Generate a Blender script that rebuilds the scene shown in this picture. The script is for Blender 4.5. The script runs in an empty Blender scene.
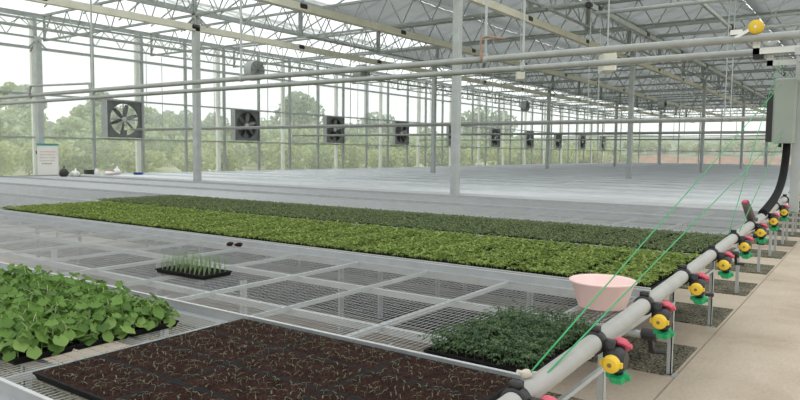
import bpy, math, random
from mathutils import Vector, Matrix, Quaternion
rnd = random.Random(7)
sc = bpy.context.scene
COL = sc.collection
PI = math.pi

# ------------------------------------------------------------------ helpers
class MB:
    """collects shapes and links them as ONE mesh object"""
    def __init__(s): s.v = []; s.f = []; s.mi = []
    def add(s, vs, fs, m=0):
        o = len(s.v); s.v += [tuple(p) for p in vs]
        s.f += [tuple(i + o for i in f) for f in fs]; s.mi += [m] * len(fs)
        return s
    def box(s, x0, x1, y0, y1, z0, z1, m=0):
        return s.add([(x0,y0,z0),(x1,y0,z0),(x1,y1,z0),(x0,y1,z0),(x0,y0,z1),(x1,y0,z1),(x1,y1,z1),(x0,y1,z1)],
              [(0,3,2,1),(4,5,6,7),(0,1,5,4),(1,2,6,5),(2,3,7,6),(3,0,4,7)], m)
    def bevbox(s, x0, x1, y0, y1, z0, z1, b=.01, m=0):
        # box with chamfered vertical and top edges
        def ring(x0,x1,y0,y1,b,z): return [(x0+b,y0,z),(x1-b,y0,z),(x1,y0+b,z),(x1,y1-b,z),(x1-b,y1,z),(x0+b,y1,z),(x0,y1-b,z),(x0,y0+b,z)]
        vs = ring(x0,x1,y0,y1,b,z0) + ring(x0,x1,y0,y1,b,z1-b) + ring(x0+b,x1-b,y0+b,y1-b,b*.6,z1)
        fs = [tuple(range(7,-1,-1)), tuple(range(16,24))]
        for k in range(2):
            for i in range(8):
                a = k*8+i; c = k*8+(i+1)%8
                fs.append((a, c, c+8, a+8))
        return s.add(vs, fs, m)
    def tube(s, p0, p1, r, n=8, r1=None, caps=True, m=0):
        return s.path([p0, p1], [r, r if r1 is None else r1], n, caps, m)
    def path(s, pts, r, n=8, caps=True, m=0):
        pts = [Vector(p) for p in pts]
        rs = r if isinstance(r, (list, tuple)) else [r]*len(pts)
        vs = []; fs = []; prev = None
        for i, p in enumerate(pts):
            if i == 0: d = pts[1]-p
            elif i == len(pts)-1: d = p-pts[i-1]
            else: d = (pts[i+1]-p).normalized()+(p-pts[i-1]).normalized()
            d.normalize()
            if prev is None:
                a = Vector((0,0,1)) if abs(d.z) < .9 else Vector((1,0,0))
                u = d.cross(a).normalized()
            else:
                u = (prev - d*prev.dot(d)).normalized()
            prev = u; w = d.cross(u)
            for k in range(n):
                t = 2*PI*k/n
                vs.append(p + (u*math.cos(t)+w*math.sin(t))*rs[i])
        for i in range(len(pts)-1):
            for k in range(n):
                a = i*n+k; b = i*n+(k+1)%n
                fs.append((a, b, b+n, a+n))
        if caps:
            fs.append(tuple(range(n-1,-1,-1))); L = (len(pts)-1)*n
            fs.append(tuple(range(L, L+n)))
        return s.add(vs, fs, m)
    def bar(s, p0, p1, w, h, m=0):
        # square section bar between two points
        p0 = Vector(p0); p1 = Vector(p1); d = (p1-p0).normalized()
        a = Vector((0,0,1)) if abs(d.z) < .95 else Vector((0,1,0))
        u = d.cross(a).normalized()*w/2; t = u.cross(d).normalized()*h/2
        vs = [p+su*u+st*t for p in (p0,p1) for su,st in ((-1,-1),(1,-1),(1,1),(-1,1))]
        return s.add(vs, [(3,2,1,0),(4,5,6,7),(0,1,5,4),(1,2,6,5),(2,3,7,6),(3,0,4,7)], m)
    def lathe(s, prof, c=(0,0,0), axis='z', n=16, m=0, mod=None):
        vs = []; fs = []
        for r, h in prof:
            for k in range(n):
                t = 2*PI*k/n; rr = r*(mod(t) if mod else 1)
                x, y = rr*math.cos(t), rr*math.sin(t)
                p = {'z':(x,y,h),'y':(x,h,y),'x':(h,x,y)}[axis]
                vs.append((p[0]+c[0], p[1]+c[1], p[2]+c[2]))
        for i in range(len(prof)-1):
            for k in range(n):
                a = i*n+k; b = i*n+(k+1)%n
                fs.append((a,b,b+n,a+n))
        fs.append(tuple(range(n-1,-1,-1))); L = (len(prof)-1)*n
        fs.append(tuple(range(L,L+n)))
        return s.add(vs, fs, m)
    def blob(s, c, rx, ry, rz, seed=0, n=10, k=7, amp=.15, m=0, flat=0.0):
        rr = random.Random(seed); vs = []; fs = []
        ph = [rr.uniform(0,6) for _ in range(6)]
        for i in range(k+1):
            th = PI*i/k
            for j in range(n):
                t = 2*PI*j/n
                q = 1+amp*(math.sin(2*t+ph[0]+th)+math.sin(3*t+ph[1]-2*th)+.6*math.sin(5*t+ph[2]+3*th))*math.sin(th)
                z = math.cos(th)*rz
                if z < -rz*(1-flat): z = -rz*(1-flat)
                vs.append((c[0]+rx*math.sin(th)*math.cos(t)*q, c[1]+ry*math.sin(th)*math.sin(t)*q, c[2]+z))
        for i in range(k):
            for j in range(n):
                a = i*n+j; b = i*n+(j+1)%n
                fs.append((a,a+n,b+n,b))
        return s.add(vs, fs, m)
    def mesh(s, name, mats, smooth=False):
        me = bpy.data.meshes.new(name); me.from_pydata(s.v, [], s.f)
        if not isinstance(mats, (list, tuple)): mats = [mats]
        for m in mats: me.materials.append(m)
        if len(mats) > 1: me.polygons.foreach_set('material_index', s.mi)
        if smooth:
            me.polygons.foreach_set('use_smooth', [len(f) <= 4 for f in s.f])
        me.update(); return me
    def build(s, name, mats, parent=None, smooth=False, loc=None):
        return link(name, s.mesh(name, mats, smooth), parent, loc)

def link(name, me, parent=None, loc=None, rz=0):
    o = bpy.data.objects.new(name, me); COL.objects.link(o)
    if parent is not None: o.parent = parent
    if loc is not None: o.location = loc
    if rz: o.rotation_euler = (0,0,rz)
    return o
def tag(o, label=None, cat=None, group=None, kind=None):
    if label: o['label'] = label
    if cat: o['category'] = cat
    if group: o['group'] = group
    if kind: o['kind'] = kind
    return o
def thing(name, label, cat, loc=(0,0,0), rz=0, group=None):
    o = bpy.data.objects.new(name, None); COL.objects.link(o)
    o.empty_display_size = .1
    o.location = loc; o.rotation_euler = (0,0,rz)
    return tag(o, label, cat, group)
def struct(name, mb, mats, parent=None, smooth=False):
    o = mb.build(name, mats, parent, smooth)
    if parent is None: o['kind'] = 'structure'
    return o
def dup(root, loc, rz=0, label=None, group=None):
    r = root.copy(); COL.objects.link(r); r.location = loc; r.rotation_euler = (0,0,rz)
    if label: r['label'] = label
    if group: r['group'] = group
    for ch in list(root.children):
        c = ch.copy(); COL.objects.link(c); c.parent = r
        for g in list(ch.children):
            d = g.copy(); COL.objects.link(d); d.parent = c
    return r
ORD = ['first','second','third','fourth','fifth','sixth','seventh','eighth','ninth','tenth','eleventh','twelfth','thirteenth','fourteenth','fifteenth','sixteenth','seventeenth','eighteenth','nineteenth','twentieth']

# ------------------------------------------------------------------ materials
def newmat(name):
    m = bpy.data.materials.new(name); m.use_nodes = True
    nt = m.node_tree; nt.nodes.clear()
    return m, nt, nt.nodes.new('ShaderNodeOutputMaterial')
def N(nt, t, **kw):
    n = nt.nodes.new(t)
    for k, v in kw.items():
        if k in n.inputs: n.inputs[k].default_value = v
        else: setattr(n, k, v)
    return n
def ramp(nt, fac, stops):
    r = nt.nodes.new('ShaderNodeValToRGB'); e = r.color_ramp.elements
    while len(e) < len(stops): e.new(.5)
    for el, (p, c) in zip(e, stops): el.position = p; el.color = (*c, 1)
    nt.links.new(fac, r.inputs['Fac']); return r.outputs['Color']
def simple(name, col, rough=.5, metal=0., var=.12, scale=6., bump=0., spec=.5, coord='pos'):
    """principled with a soft procedural tone variation"""
    m, nt, out = newmat(name)
    b = N(nt, 'ShaderNodeBsdfPrincipled', Roughness=rough, Metallic=metal)
    b.inputs['Specular IOR Level'].default_value = spec
    if coord == 'pos': src = N(nt, 'ShaderNodeNewGeometry').outputs['Position']
    else: src = N(nt, 'ShaderNodeTexCoord').outputs['Object']
    no = N(nt, 'ShaderNodeTexNoise', Scale=scale, Detail=4.)
    nt.links.new(src, no.inputs['Vector'])
    c = ramp(nt, no.outputs['Fac'], [(.3, tuple(x*(1-var) for x in col)), (.7, tuple(min(1,x*(1+var)) for x in col))])
    nt.links.new(c, b.inputs['Base Color'])
    if bump:
        bp = N(nt, 'ShaderNodeBump', Strength=bump, Distance=.02)
        nt.links.new(no.outputs['Fac'], bp.inputs['Height']); nt.links.new(bp.outputs['Normal'], b.inputs['Normal'])
    nt.links.new(b.outputs['BSDF'], out.inputs['Surface'])
    return m
def leafmat(name, stops, transl=.35, rough=.55, nscale=3.):
    m, nt, out = newmat(name)
    g = N(nt, 'ShaderNodeNewGeometry')
    no = N(nt, 'ShaderNodeTexNoise', Scale=nscale, Detail=3.); nt.links.new(g.outputs['Position'], no.inputs['Vector'])
    mx = N(nt, 'ShaderNodeMath', operation='MULTIPLY_ADD'); mx.inputs[1].default_value = .55
    nt.links.new(g.outputs['Random Per Island'], mx.inputs[0])
    ml = N(nt, 'ShaderNodeMath', operation='MULTIPLY'); ml.inputs[1].default_value = .45
    nt.links.new(no.outputs['Fac'], ml.inputs[0]); nt.links.new(ml.outputs[0], mx.inputs[2])
    c = ramp(nt, mx.outputs[0], stops)
    b = N(nt, 'ShaderNodeBsdfPrincipled', Roughness=rough); b.inputs['Specular IOR Level'].default_value = .3
    t = N(nt, 'ShaderNodeBsdfTranslucent'); mix = N(nt, 'ShaderNodeMixShader', Fac=transl)
    nt.links.new(c, b.inputs['Base Color']); nt.links.new(c, t.inputs['Color'])
    nt.links.new(b.outputs[0], mix.inputs[1]); nt.links.new(t.outputs[0], mix.inputs[2])
    nt.links.new(mix.outputs[0], out.inputs['Surface']); return m
def dusty_glass(name, dust=.22, tint=(.93,.96,.95), dcol=(.9,.92,.9), gloss=.06):
    m, nt, out = newmat(name)
    tr = N(nt, 'ShaderNodeBsdfTransparent', Color=(*tint,1))
    tl = N(nt, 'ShaderNodeBsdfTranslucent', Color=(*dcol,1))
    gl = N(nt, 'ShaderNodeBsdfGlossy', Roughness=.08)
    geo = N(nt, 'ShaderNodeNewGeometry')
    no = N(nt, 'ShaderNodeTexNoise', Scale=1.2, Detail=3.); nt.links.new(geo.outputs['Position'], no.inputs['Vector'])
    mr = N(nt, 'ShaderNodeMapRange'); mr.inputs['From Min'].default_value=.3; mr.inputs['From Max'].default_value=.7
    mr.inputs['To Min'].default_value = dust*.8; mr.inputs['To Max'].default_value = dust*1.2
    nt.links.new(no.outputs['Fac'], mr.inputs['Value'])
    a = N(nt, 'ShaderNodeMixShader'); b = N(nt, 'ShaderNodeMixShader', Fac=gloss)
    nt.links.new(mr.outputs['Result'], a.inputs['Fac'])
    nt.links.new(tr.outputs[0], a.inputs[1]); nt.links.new(tl.outputs[0], a.inputs[2])
    nt.links.new(a.outputs[0], b.inputs[1]); nt.links.new(gl.outputs[0], b.inputs[2])
    nt.links.new(b.outputs[0], out.inputs['Surface']); return m

GALV = simple('galvanised_steel', (.44,.47,.47), .45, .25, .10, 5)
GALVL = simple('light_galvanised', (.42,.45,.45), .45, .2, .08, 5)
TRUSS = simple('truss_steel', (.32,.35,.34), .5, .2, .12, 3)
WALLP = simple('wall_post_steel', (.33,.36,.36), .5, .2, .1, 3)
ALU = simple('aluminium_profile', (.42,.44,.445), .4, .35, .08, 8)
FARW = simple('brightened_far_zinc', (.70,.73,.75), .6, .0, .08, .6)  # paler bench zinc, light missing on the far benches put into its colour
LIP = simple('lit_bench_lip', (.56,.58,.58), .4, .2, .06, 8)  # paler aluminium, light catching the lip's top edge is in its colour
WIRE = simple('zinc_wire', (.44,.46,.47), .45, .2, .12, 9)
CREAM = simple('cream_tube', (.66,.65,.56), .5, 0, .07, 3)
WHITEP = simple('white_paint', (.78,.79,.77), .5, 0, .05, 3)
BLACK = simple('black_plastic', (.012,.012,.013), .42, 0, .2, 30)
TRAY = simple('black_tray_plastic', (.011,.012,.012), .75, 0, .3, 30, spec=.15)
YELLOW = simple('yellow_plastic', (.74,.50,.03), .45, 0, .08, 20)
RED = simple('pink_red_plastic', (.60,.09,.14), .4, 0, .08, 20)
GREEN = simple('green_plastic', (.01,.33,.12), .4, 0, .1, 20)
CORD = simple('green_cord', (.035,.34,.12), .6, 0, .1, 40)
PIPE = simple('pale_grey_pipe', (.40,.40,.375), .42, .15, .07, 14)
RAILM = simple('guide_rail_steel', (.34,.36,.35), .42, .3, .1, 8)
PINK = simple('pink_basin_plastic', (.86,.63,.60), .38, 0, .04, 8)
RUST = simple('rusty_steel', (.34,.21,.16), .7, .1, .25, 25)
DARK = simple('dark_louvre', (.045,.05,.05), .5, 0, .2, 5)
FANB = simple('fan_blade_steel', (.13,.14,.14), .45, .3, .2, 5)
BOXG = simple('box_grey_green', (.30,.34,.31), .5, 0, .05, 6)
SOILM = None

# soil
m, nt, out = newmat('peat_soil')
g = N(nt, 'ShaderNodeNewGeometry')
n1 = N(nt, 'ShaderNodeTexNoise', Scale=90., Detail=5., Roughness=.7); nt.links.new(g.outputs['Position'], n1.inputs['Vector'])
n2 = N(nt, 'ShaderNodeTexNoise', Scale=12., Detail=3.); nt.links.new(g.outputs['Position'], n2.inputs['Vector'])
c1 = ramp(nt, n1.outputs['Fac'], [(.33,(.014,.008,.007)),(.52,(.045,.022,.017)),(.72,(.10,.053,.041))])
c2 = ramp(nt, n2.outputs['Fac'], [(.35,(.62,.6,.6)),(.65,(1,1,1))])
mm = N(nt, 'ShaderNodeMixRGB', blend_type='MULTIPLY', Fac=1.); nt.links.new(c1, mm.inputs[1]); nt.links.new(c2, mm.inputs[2])
b = N(nt, 'ShaderNodeBsdfPrincipled', Roughness=.95); b.inputs['Specular IOR Level'].default_value=.1
bp = N(nt, 'ShaderNodeBump', Strength=.9, Distance=.012); nt.links.new(n1.outputs['Fac'], bp.inputs['Height'])
nt.links.new(bp.outputs['Normal'], b.inputs['Normal']); nt.links.new(mm.outputs[0], b.inputs['Base Color']); nt.links.new(b.outputs[0], out.inputs['Surface'])
SOILM = m
# concrete
m, nt, out = newmat('beige_concrete')
g = N(nt, 'ShaderNodeNewGeometry')
n1 = N(nt, 'ShaderNodeTexNoise', Scale=1.1, Detail=6., Roughness=.6); nt.links.new(g.outputs['Position'], n1.inputs['Vector'])
n2 = N(nt, 'ShaderNodeTexNoise', Scale=35., Detail=4.); nt.links.new(g.outputs['Position'], n2.inputs['Vector'])
c1 = ramp(nt, n1.outputs['Fac'], [(.3,(.44,.36,.27)),(.5,(.57,.48,.375)),(.7,(.64,.55,.44))])
c2 = ramp(nt, n2.outputs['Fac'], [(.3,(.88,.88,.88)),(.6,(1,1,1))])
mm = N(nt, 'ShaderNodeMixRGB', blend_type='MULTIPLY', Fac=1.); nt.links.new(c1, mm.inputs[1]); nt.links.new(c2, mm.inputs[2])
b = N(nt, 'ShaderNodeBsdfPrincipled', Roughness=.8); b.inputs['Specular IOR Level'].default_value=.25
bp = N(nt, 'ShaderNodeBump', Strength=.15, Distance=.01); nt.links.new(n2.outputs['Fac'], bp.inputs['Height'])
nt.links.new(bp.outputs['Normal'], b.inputs['Normal']); nt.links.new(mm.outputs[0], b.inputs['Base Color']); nt.links.new(b.outputs[0], out.inputs['Surface'])
CONC = m
# dark gravel with bits of weed
m, nt, out = newmat('dark_gravel')
g = N(nt, 'ShaderNodeNewGeometry')
vo = N(nt, 'ShaderNodeTexVoronoi', Scale=42.); nt.links.new(g.outputs['Position'], vo.inputs['Vector'])
n2 = N(nt, 'ShaderNodeTexNoise', Scale=4., Detail=4.); nt.links.new(g.outputs['Position'], n2.inputs['Vector'])
c1 = ramp(nt, vo.outputs['Distance'], [(.0,(.44,.42,.34)),(.45,(.23,.22,.175)),(.8,(.06,.06,.048))])
c2 = ramp(nt, n2.outputs['Fac'], [(.3,(.5,.52,.46)),(.65,(1.15,1.1,1.0))])
mm = N(nt, 'ShaderNodeMixRGB', blend_type='MULTIPLY', Fac=1.); nt.links.new(c1, mm.inputs[1]); nt.links.new(c2, mm.inputs[2])
b = N(nt, 'ShaderNodeBsdfPrincipled', Roughness=.95); b.inputs['Specular IOR Level'].default_value=.1
bp = N(nt, 'ShaderNodeBump', Strength=.8, Distance=.02); nt.links.new(vo.outputs['Distance'], bp.inputs['Height'])
nt.links.new(bp.outputs['Normal'], b.inputs['Normal']); nt.links.new(mm.outputs[0], b.inputs['Base Color']); nt.links.new(b.outputs[0], out.inputs['Surface'])
GRAVEL = m
EARTH = simple('red_earth', (.27,.15,.11), .95, 0, .4, .9, spec=.1)
FIELD = simple('outside_ground', (.42,.46,.20), .95, 0, .3, .2, spec=.1)
HILLM = simple('hill_green', (.40,.42,.26), .95, 0, .3, .25, spec=.1)
WALLG = dusty_glass('dusty_wall_glass', .155, (.98,.99,.985), gloss=.03)  # dust also thickened, as a veil of haze over the trees outside
ROOFG = dusty_glass('dusty_roof_glass', .30, dcol=(.92,.94,.93))
# shade cloth : woven, grey, half open
m, nt, out = newmat('grey_shade_cloth')
tl = N(nt, 'ShaderNodeBsdfTranslucent', Color=(.23,.245,.24,1)); df = N(nt, 'ShaderNodeBsdfDiffuse', Color=(.25,.265,.26,1)); tr = N(nt, 'ShaderNodeBsdfTransparent')
g = N(nt, 'ShaderNodeNewGeometry'); wv = N(nt, 'ShaderNodeTexNoise', Scale=1.5, Detail=3.); nt.links.new(g.outputs['Position'], wv.inputs['Vector'])
mr = N(nt, 'ShaderNodeMapRange'); mr.inputs['To Min'].default_value=.02; mr.inputs['To Max'].default_value=.12; nt.links.new(wv.outputs['Fac'], mr.inputs['Value'])
a = N(nt, 'ShaderNodeMixShader', Fac=.3); b = N(nt, 'ShaderNodeMixShader')
nt.links.new(tl.outputs[0], a.inputs[1]); nt.links.new(df.outputs[0], a.inputs[2])
nt.links.new(mr.outputs['Result'], b.inputs['Fac']); nt.links.new(a.outputs[0], b.inputs[1]); nt.links.new(tr.outputs[0], b.inputs[2])
nt.links.new(b.outputs[0], out.inputs['Surface']); CLOTH = m

L_BRIGHT = leafmat('bright_leaf', [(.1,(.095,.15,.03)),(.5,(.25,.345,.075)),(.9,(.40,.48,.15))], .35, nscale=2.2)
L_DARK = leafmat('grey_green_leaf', [(.1,(.085,.125,.05)),(.5,(.20,.26,.115)),(.9,(.33,.38,.20))], .3, nscale=2.2)
L_BIG = leafmat('large_leaf', [(.1,(.06,.13,.025)),(.5,(.17,.31,.065)),(.9,(.31,.46,.14))], .4, nscale=6)
L_FEATHER = leafmat('feathery_leaf', [(.1,(.03,.065,.03)),(.5,(.07,.13,.055)),(.9,(.19,.27,.12))], .3, nscale=8)
L_ONION = leafmat('onion_blade', [(.1,(.16,.28,.10)),(.5,(.28,.42,.18)),(.9,(.45,.56,.32))], .4, nscale=10)
L_SPROUT = leafmat('sprout', [(.1,(.06,.09,.04)),(.5,(.14,.16,.09)),(.9,(.33,.31,.23))], .3, nscale=10)
STEM = simple('pale_stem', (.38,.45,.22), .6, 0, .15, 30)
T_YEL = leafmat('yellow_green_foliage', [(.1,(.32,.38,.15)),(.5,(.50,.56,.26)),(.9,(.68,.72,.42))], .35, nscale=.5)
T_MID = leafmat('mid_green_foliage', [(.1,(.28,.37,.19)),(.5,(.42,.51,.28)),(.9,(.56,.63,.40))], .35, nscale=.5)  # also paled, distance haze mixed into the green
T_HAZED = leafmat('hazed_green_foliage', [(.1,(.30,.39,.29)),(.5,(.41,.49,.38)),(.9,(.53,.60,.48))], .3, nscale=.5)  # dark green paled, so the haze of distance sits in the colour
BARK = simple('tree_bark', (.22,.18,.13), .9, 0, .25, 5)

# ------------------------------------------------------------------ camera and light
f, A, p, r, EYE = 673.76, math.radians(35.217), math.radians(4.086), math.radians(.5947), 1.70
v = Vector((math.cos(A)*math.cos(p), math.sin(A)*math.cos(p), -math.sin(p)))
rt0 = Vector((math.sin(A), -math.cos(A), 0)); up0 = rt0.cross(v)
rt = math.cos(r)*rt0 + math.sin(r)*up0; up = rt.cross(v)
cam = bpy.data.cameras.new('camera'); co = bpy.data.objects.new('camera', cam); COL.objects.link(co)
M = Matrix((rt, up, -v)).transposed().to_4x4(); M.translation = (0,0,EYE); co.matrix_world = M
cam.sensor_width = 36; cam.lens = f/800*36; cam.clip_start = .02; cam.clip_end = 1000
sc.camera = co
w = bpy.data.worlds.new('overcast'); sc.world = w; w.use_nodes = True
nt = w.node_tree; bg = nt.nodes['Background']
tc = N(nt, 'ShaderNodeTexCoord'); sx = N(nt, 'ShaderNodeSeparateXYZ'); nt.links.new(tc.outputs['Generated'], sx.inputs[0])
wc = ramp(nt, sx.outputs['Z'], [(0.,(.93,.96,.95)),(.25,(.97,.985,1.)),(1.,(1.,1.,1.))]); nt.links.new(wc, bg.inputs['Color'])
bg.inputs['Strength'].default_value = 1.35
sun = bpy.data.lights.new('soft_sun', 'SUN'); sun.energy = .9; sun.angle = math.radians(50); sun.color = (1,.98,.95)
so = bpy.data.objects.new('soft_sun', sun); COL.objects.link(so); so.rotation_euler = (math.radians(25), math.radians(15), 0)
sc.view_settings.view_transform = 'Standard'; sc.view_settings.look = 'None'
sc.view_settings.exposure = 0.0
sc.cycles.transparent_max_bounces = 16
sc.cycles.max_bounces = 8

# ------------------------------------------------------------------ setting: ground
YW, XE = 24.9, 74.0            # glass wall on the left, end wall
Y0B, Y1B = 1.25, 22.0           # bench ends
fl = MB().box(-6, XE, -12, YW, -.12, 0); struct('floor', fl, CONC)
MB_ = MB().box(-150, 320, -150, 320, -.5, -.13); struct('outside_ground', MB_, FIELD)
BX = [(-.75,1.16),(1.19,2.378),(2.40,4.37),(4.43,6.14),(6.20,7.98),(8.03,9.93),(9.98,11.72)]
far = [(12.40+1.85*k, 12.40+1.85*k+1.79) for k in range(33)]
for k in range(38):            # bare gravel strips between the concrete runs under the benches
    x1 = 6.27-1.83*2+1.83*k
    if x1 > 73: break
    g = MB(); 
    g.box(x1-.93, x1, 1.21, 23.5, 0, .012)
    struct('trim_%d' % (k+1), g, GRAVEL)
sj = MB().box(-2, XE, 1.175, 1.187, 0, .002)
struct('floor_joint', sj, simple('joint', (.30,.25,.20), .9)); 

# ------------------------------------------------------------------ glass wall on the left
wl = bpy.data.objects.new('wall_left', None); COL.objects.link(wl); tag(wl, kind='structure')
wx0, dx = 12.45-2.143*4, 2.143
nb = int((XE-wx0)/dx)+1
pane = MB().box(0, dx-.05, -.004, .004, .5, 6.4).mesh('glass_pane', WALLG)
post = MB().box(-.045, .045, -.06, .06, 0, 6.45).mesh('post', WALLP)
for i in range(nb):
    link('glass_pane', pane, wl, (wx0+i*dx+.025, YW, 0))
for i in range(nb+1):
    link('post', post, wl, (min(wx0+i*dx, XE-.05), YW, 0))
for z, h in ((.5,.06),(2.09,.06),(3.64,.06),(5.28,.09),(6.42,.12)):
    MB().box(wx0, XE, YW-.05, YW+.05, z-h/2, z+h/2).build('rail', WALLP, wl)
MB().box(wx0, XE, YW-.12, YW+.12, 0, .5).build('kerb', WHITEP, wl)
wcol = MB().box(-.09, .09, -.06, .06, 0, 6.4).mesh('outer_column', WHITEP)
for k in range(-2, 15):
    link('outer_column', wcol, wl, (12.5+4.2*k, YW+.28, 0))
# end wall
we = bpy.data.objects.new('wall_back', None); COL.objects.link(we); tag(we, kind='structure')
pane2 = MB().box(-.004, .004, 0, 2.0-.05, .5, 6.4).mesh('glass_pane', WALLG)
post2 = MB().box(-.06, .06, -.045, .045, 0, 6.45).mesh('post', WALLP)
for i in range(18):
    link('glass_pane', pane2, we, (XE, YW-2*(i+1)+.025, 0))
    link('post', post2, we, (XE, YW-2*(i+1), 0))
for z, h in ((.5,.06),(2.09,.08),(3.64,.08),(5.28,.1),(6.42,.12)):
    MB().box(XE-.05, XE+.05, YW-36, YW, z-h/2, z+h/2).build('rail', WALLP, we)
MB().box(XE-.12, XE+.12, YW-36, YW, 0, .5).build('kerb', WHITEP, we)

# ------------------------------------------------------------------ roof
ce = bpy.data.objects.new('ceiling', None); COL.objects.link(ce); tag(ce, kind='structure')
EAVE, RIDGE = 6.5, 7.25
X0R = 1.0
for s in range(9):
    ya = 23.4-4*s+1.5 if s == 0 else 23.4-4*(s-1)
    yb = 23.4-4*s
    if s == 0:
        g = MB().add([(X0R,YW+.1,EAVE-.1),(XE,YW+.1,EAVE-.1),(XE,yb,EAVE+.3),(X0R,yb,EAVE+.3)], [(0,1,2,3)])
        g.build('roof_pane', ROOFG, ce); continue
    ym = (ya+yb)/2
    g = MB().add([(X0R,ya,EAVE),(XE,ya,EAVE),(XE,ym,RIDGE),(X0R,ym,RIDGE),(X0R,yb,EAVE),(XE,yb,EAVE)], [(0,1,2,3),(3,2,5,4)])
    g.build('roof_pane', ROOFG, ce)
    b = MB()
    x = X0R
    while x < XE:
        b.bar((x,ya,EAVE),(x,ym,RIDGE),.035,.05); b.bar((x,yb,EAVE),(x,ym,RIDGE),.035,.05); x += 1.38
    b.bar((X0R,ym,RIDGE),(XE,ym,RIDGE),.08,.08)
    b.bar((X0R,yb,EAVE-.06),(XE,yb,EAVE-.06),.18,.14)
    b.build('glazing_bars', TRUSS, ce)
# drawn shade cloth panels under the roof
def px(P):
    d = Vector(P)-Vector((0,0,EYE)); z = d.dot(v)
    return (400+f*d.dot(rt)/z, 200-f*d.dot(up)/z) if z > .05 else (-1e6, -1e6)
def inview(pts, mg=12):
    for q in pts:
        a, b_ = px(q)
        if -mg < a < 800+mg and -mg < b_ < 400+mg: return True
    return False
TX = [12.0+4.15*k for k in range(-3, 15)]
for i, x in enumerate(TX[:-1]):
    for (ya, yb) in ((-.68,3.38),(3.42,7.38),(7.42,11.38),(11.42,15.38),(15.42,19.38)):
        if x < 11 and yb > 4: continue
        if yb > 14 and x < 15: continue
        if yb > 18 and x < 22: continue
        if not inview([(x+2,(ya+yb)/2,6.3),(x,ya,6.3),(x+4,ya,6.3),(x,yb,6.3),(x+4,yb,6.3)]): continue
        g = MB(); n = 14; vs = []; fs = []
        for k in range(n+1):
            xx = x+4.15*k/n; dz = -.05*math.sin(PI*k/n)+.02*(k % 2)
            vs += [(xx, ya, 6.243+dz), (xx, yb, 6.243+dz)]
            if k: fs.append((2*k-2, 2*k-1, 2*k+1, 2*k))
        g.add(vs, fs)
        o = g.build('shade_cloth', CLOTH)
        tag(o, 'grey shade cloth panel drawn flat under the glass roof', 'shade cloth', 'drawn shade cloth panels under the roof')

# ------------------------------------------------------------------ trusses, tubes, columns
def truss_mesh(L=8.0, z0=5.36, z1=6.2, n=8):
    g = MB()
    g.bar((0,0,z0),(0,L,z0),.06,.06); g.bar((0,0,z1),(0,L,z1),.07,.07)
    s = L/n
    for k in range(n):
        y = k*s
        g.tube((0,y,z0),(0,y+s/2,z1),.018,5,caps=False); g.tube((0,y+s/2,z1),(0,y+s,z0),.018,5,caps=False)
    g.bar((0,.04,z0),(0,.04,z1),.06,.06); g.bar((0,L-.04,z0),(0,L-.04,z1),.06,.06)
    return g.mesh('roof_truss', TRUSS)
TM = truss_mesh()
for i, x in enumerate(TX):
    for j, y in enumerate((-.6, 7.4, 15.4)):
        if not inview([(x,y+k,z) for k in range(9) for z in (5.36,5.8,6.2)]): continue
        o = link('roof_truss', TM, None, (x, y, 0))
        bay = ('right', 'middle', 'glass wall')[j]
        tag(o, 'grey lattice roof truss in the %s bay of the greenhouse roof' % ('bay beside the glass wall' if j == 2 else 'middle' if j == 1 else 'bay over the path'), 'roof truss',
            'lattice trusses in the %s bay' % bay)
        o['label'] = ('grey steel lattice truss carrying the roof beside the glass wall', 'grey steel lattice truss carrying the roof over the middle benches',
                      'grey steel lattice truss carrying the roof over the path side')[2-j]
# lengthwise lattice girders on the column rows
g = MB()
g.bar((0,0,5.42),(12.3,0,5.42),.06,.06); g.bar((0,0,6.2),(12.3,0,6.2),.06,.06)
for k in range(12):
    s = 12.3/12
    g.tube((k*s,0,5.42),((k+.5)*s,0,6.2),.016,5,caps=False); g.tube(((k+.5)*s,0,6.2),((k+1)*s,0,5.42),.016,5,caps=False)
GM = g.mesh('lattice_girder', TRUSS)
for y, nm in ((7.12,'middle'),(15.42,'far'),(23.4,'outer')):
    for k in range(-1, 5):
        if not inview([(12.0+12.45*k+q,y,5.5) for q in range(13)]): continue
        o = link('lattice_girder', GM, None, (11.8+12.3*k, y, 0))
        tag(o, {'middle':'grey lattice girder running lengthwise over the nearer column row','far':'grey lattice girder running lengthwise over the farther column row','outer':'grey lattice girder running lengthwise along the glass wall eaves'}[nm],
            'girder', 'lengthwise girders, %s row' % nm)
# cream tubes under the trusses, with black couplings at each truss
def cream(y, z, w, h, label, mat=CREAM, x0=2.0):
    t = thing('roof_tube', label, 'tube', (x0, y, 0))
    MB().bar((0,0,z),(XE-x0-.3,0,z),w,h).build('tube_body', mat, t)
    cm = MB().lathe([(.05,-.14),(.09,-.11),(.09,.11),(.05,.14)], axis='x', n=10).mesh('coupling', BLACK)
    for x in TX:
        if x > x0+.3: link('coupling', cm, t, (x-x0, 0, z+.02))
    if x0 > 10: MB().lathe([(.07,-.02),(.08,0),(.08,.1),(.066,.12)], (0,0,z), 'x', 12).build('end_cap', BLACK, t)
    return t
cream(7.45, 5.10, .13, .17, 'cream lengthwise roof tube right behind the tall middle column')
cream(11.4, 5.12, .13, .17, 'cream lengthwise roof tube, the middle one of the three')
cream(15.4, 5.02, .13, .17, 'cream lengthwise roof tube nearest the glass wall')
cream(3.4, 5.12, .07, .08, 'dull grey tube running lengthwise high over the path side', GALV)
cream(5.65, 5.15, .12, .12, 'grey lengthwise roof tube starting with an open black end', GALV, 15.5)
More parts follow.
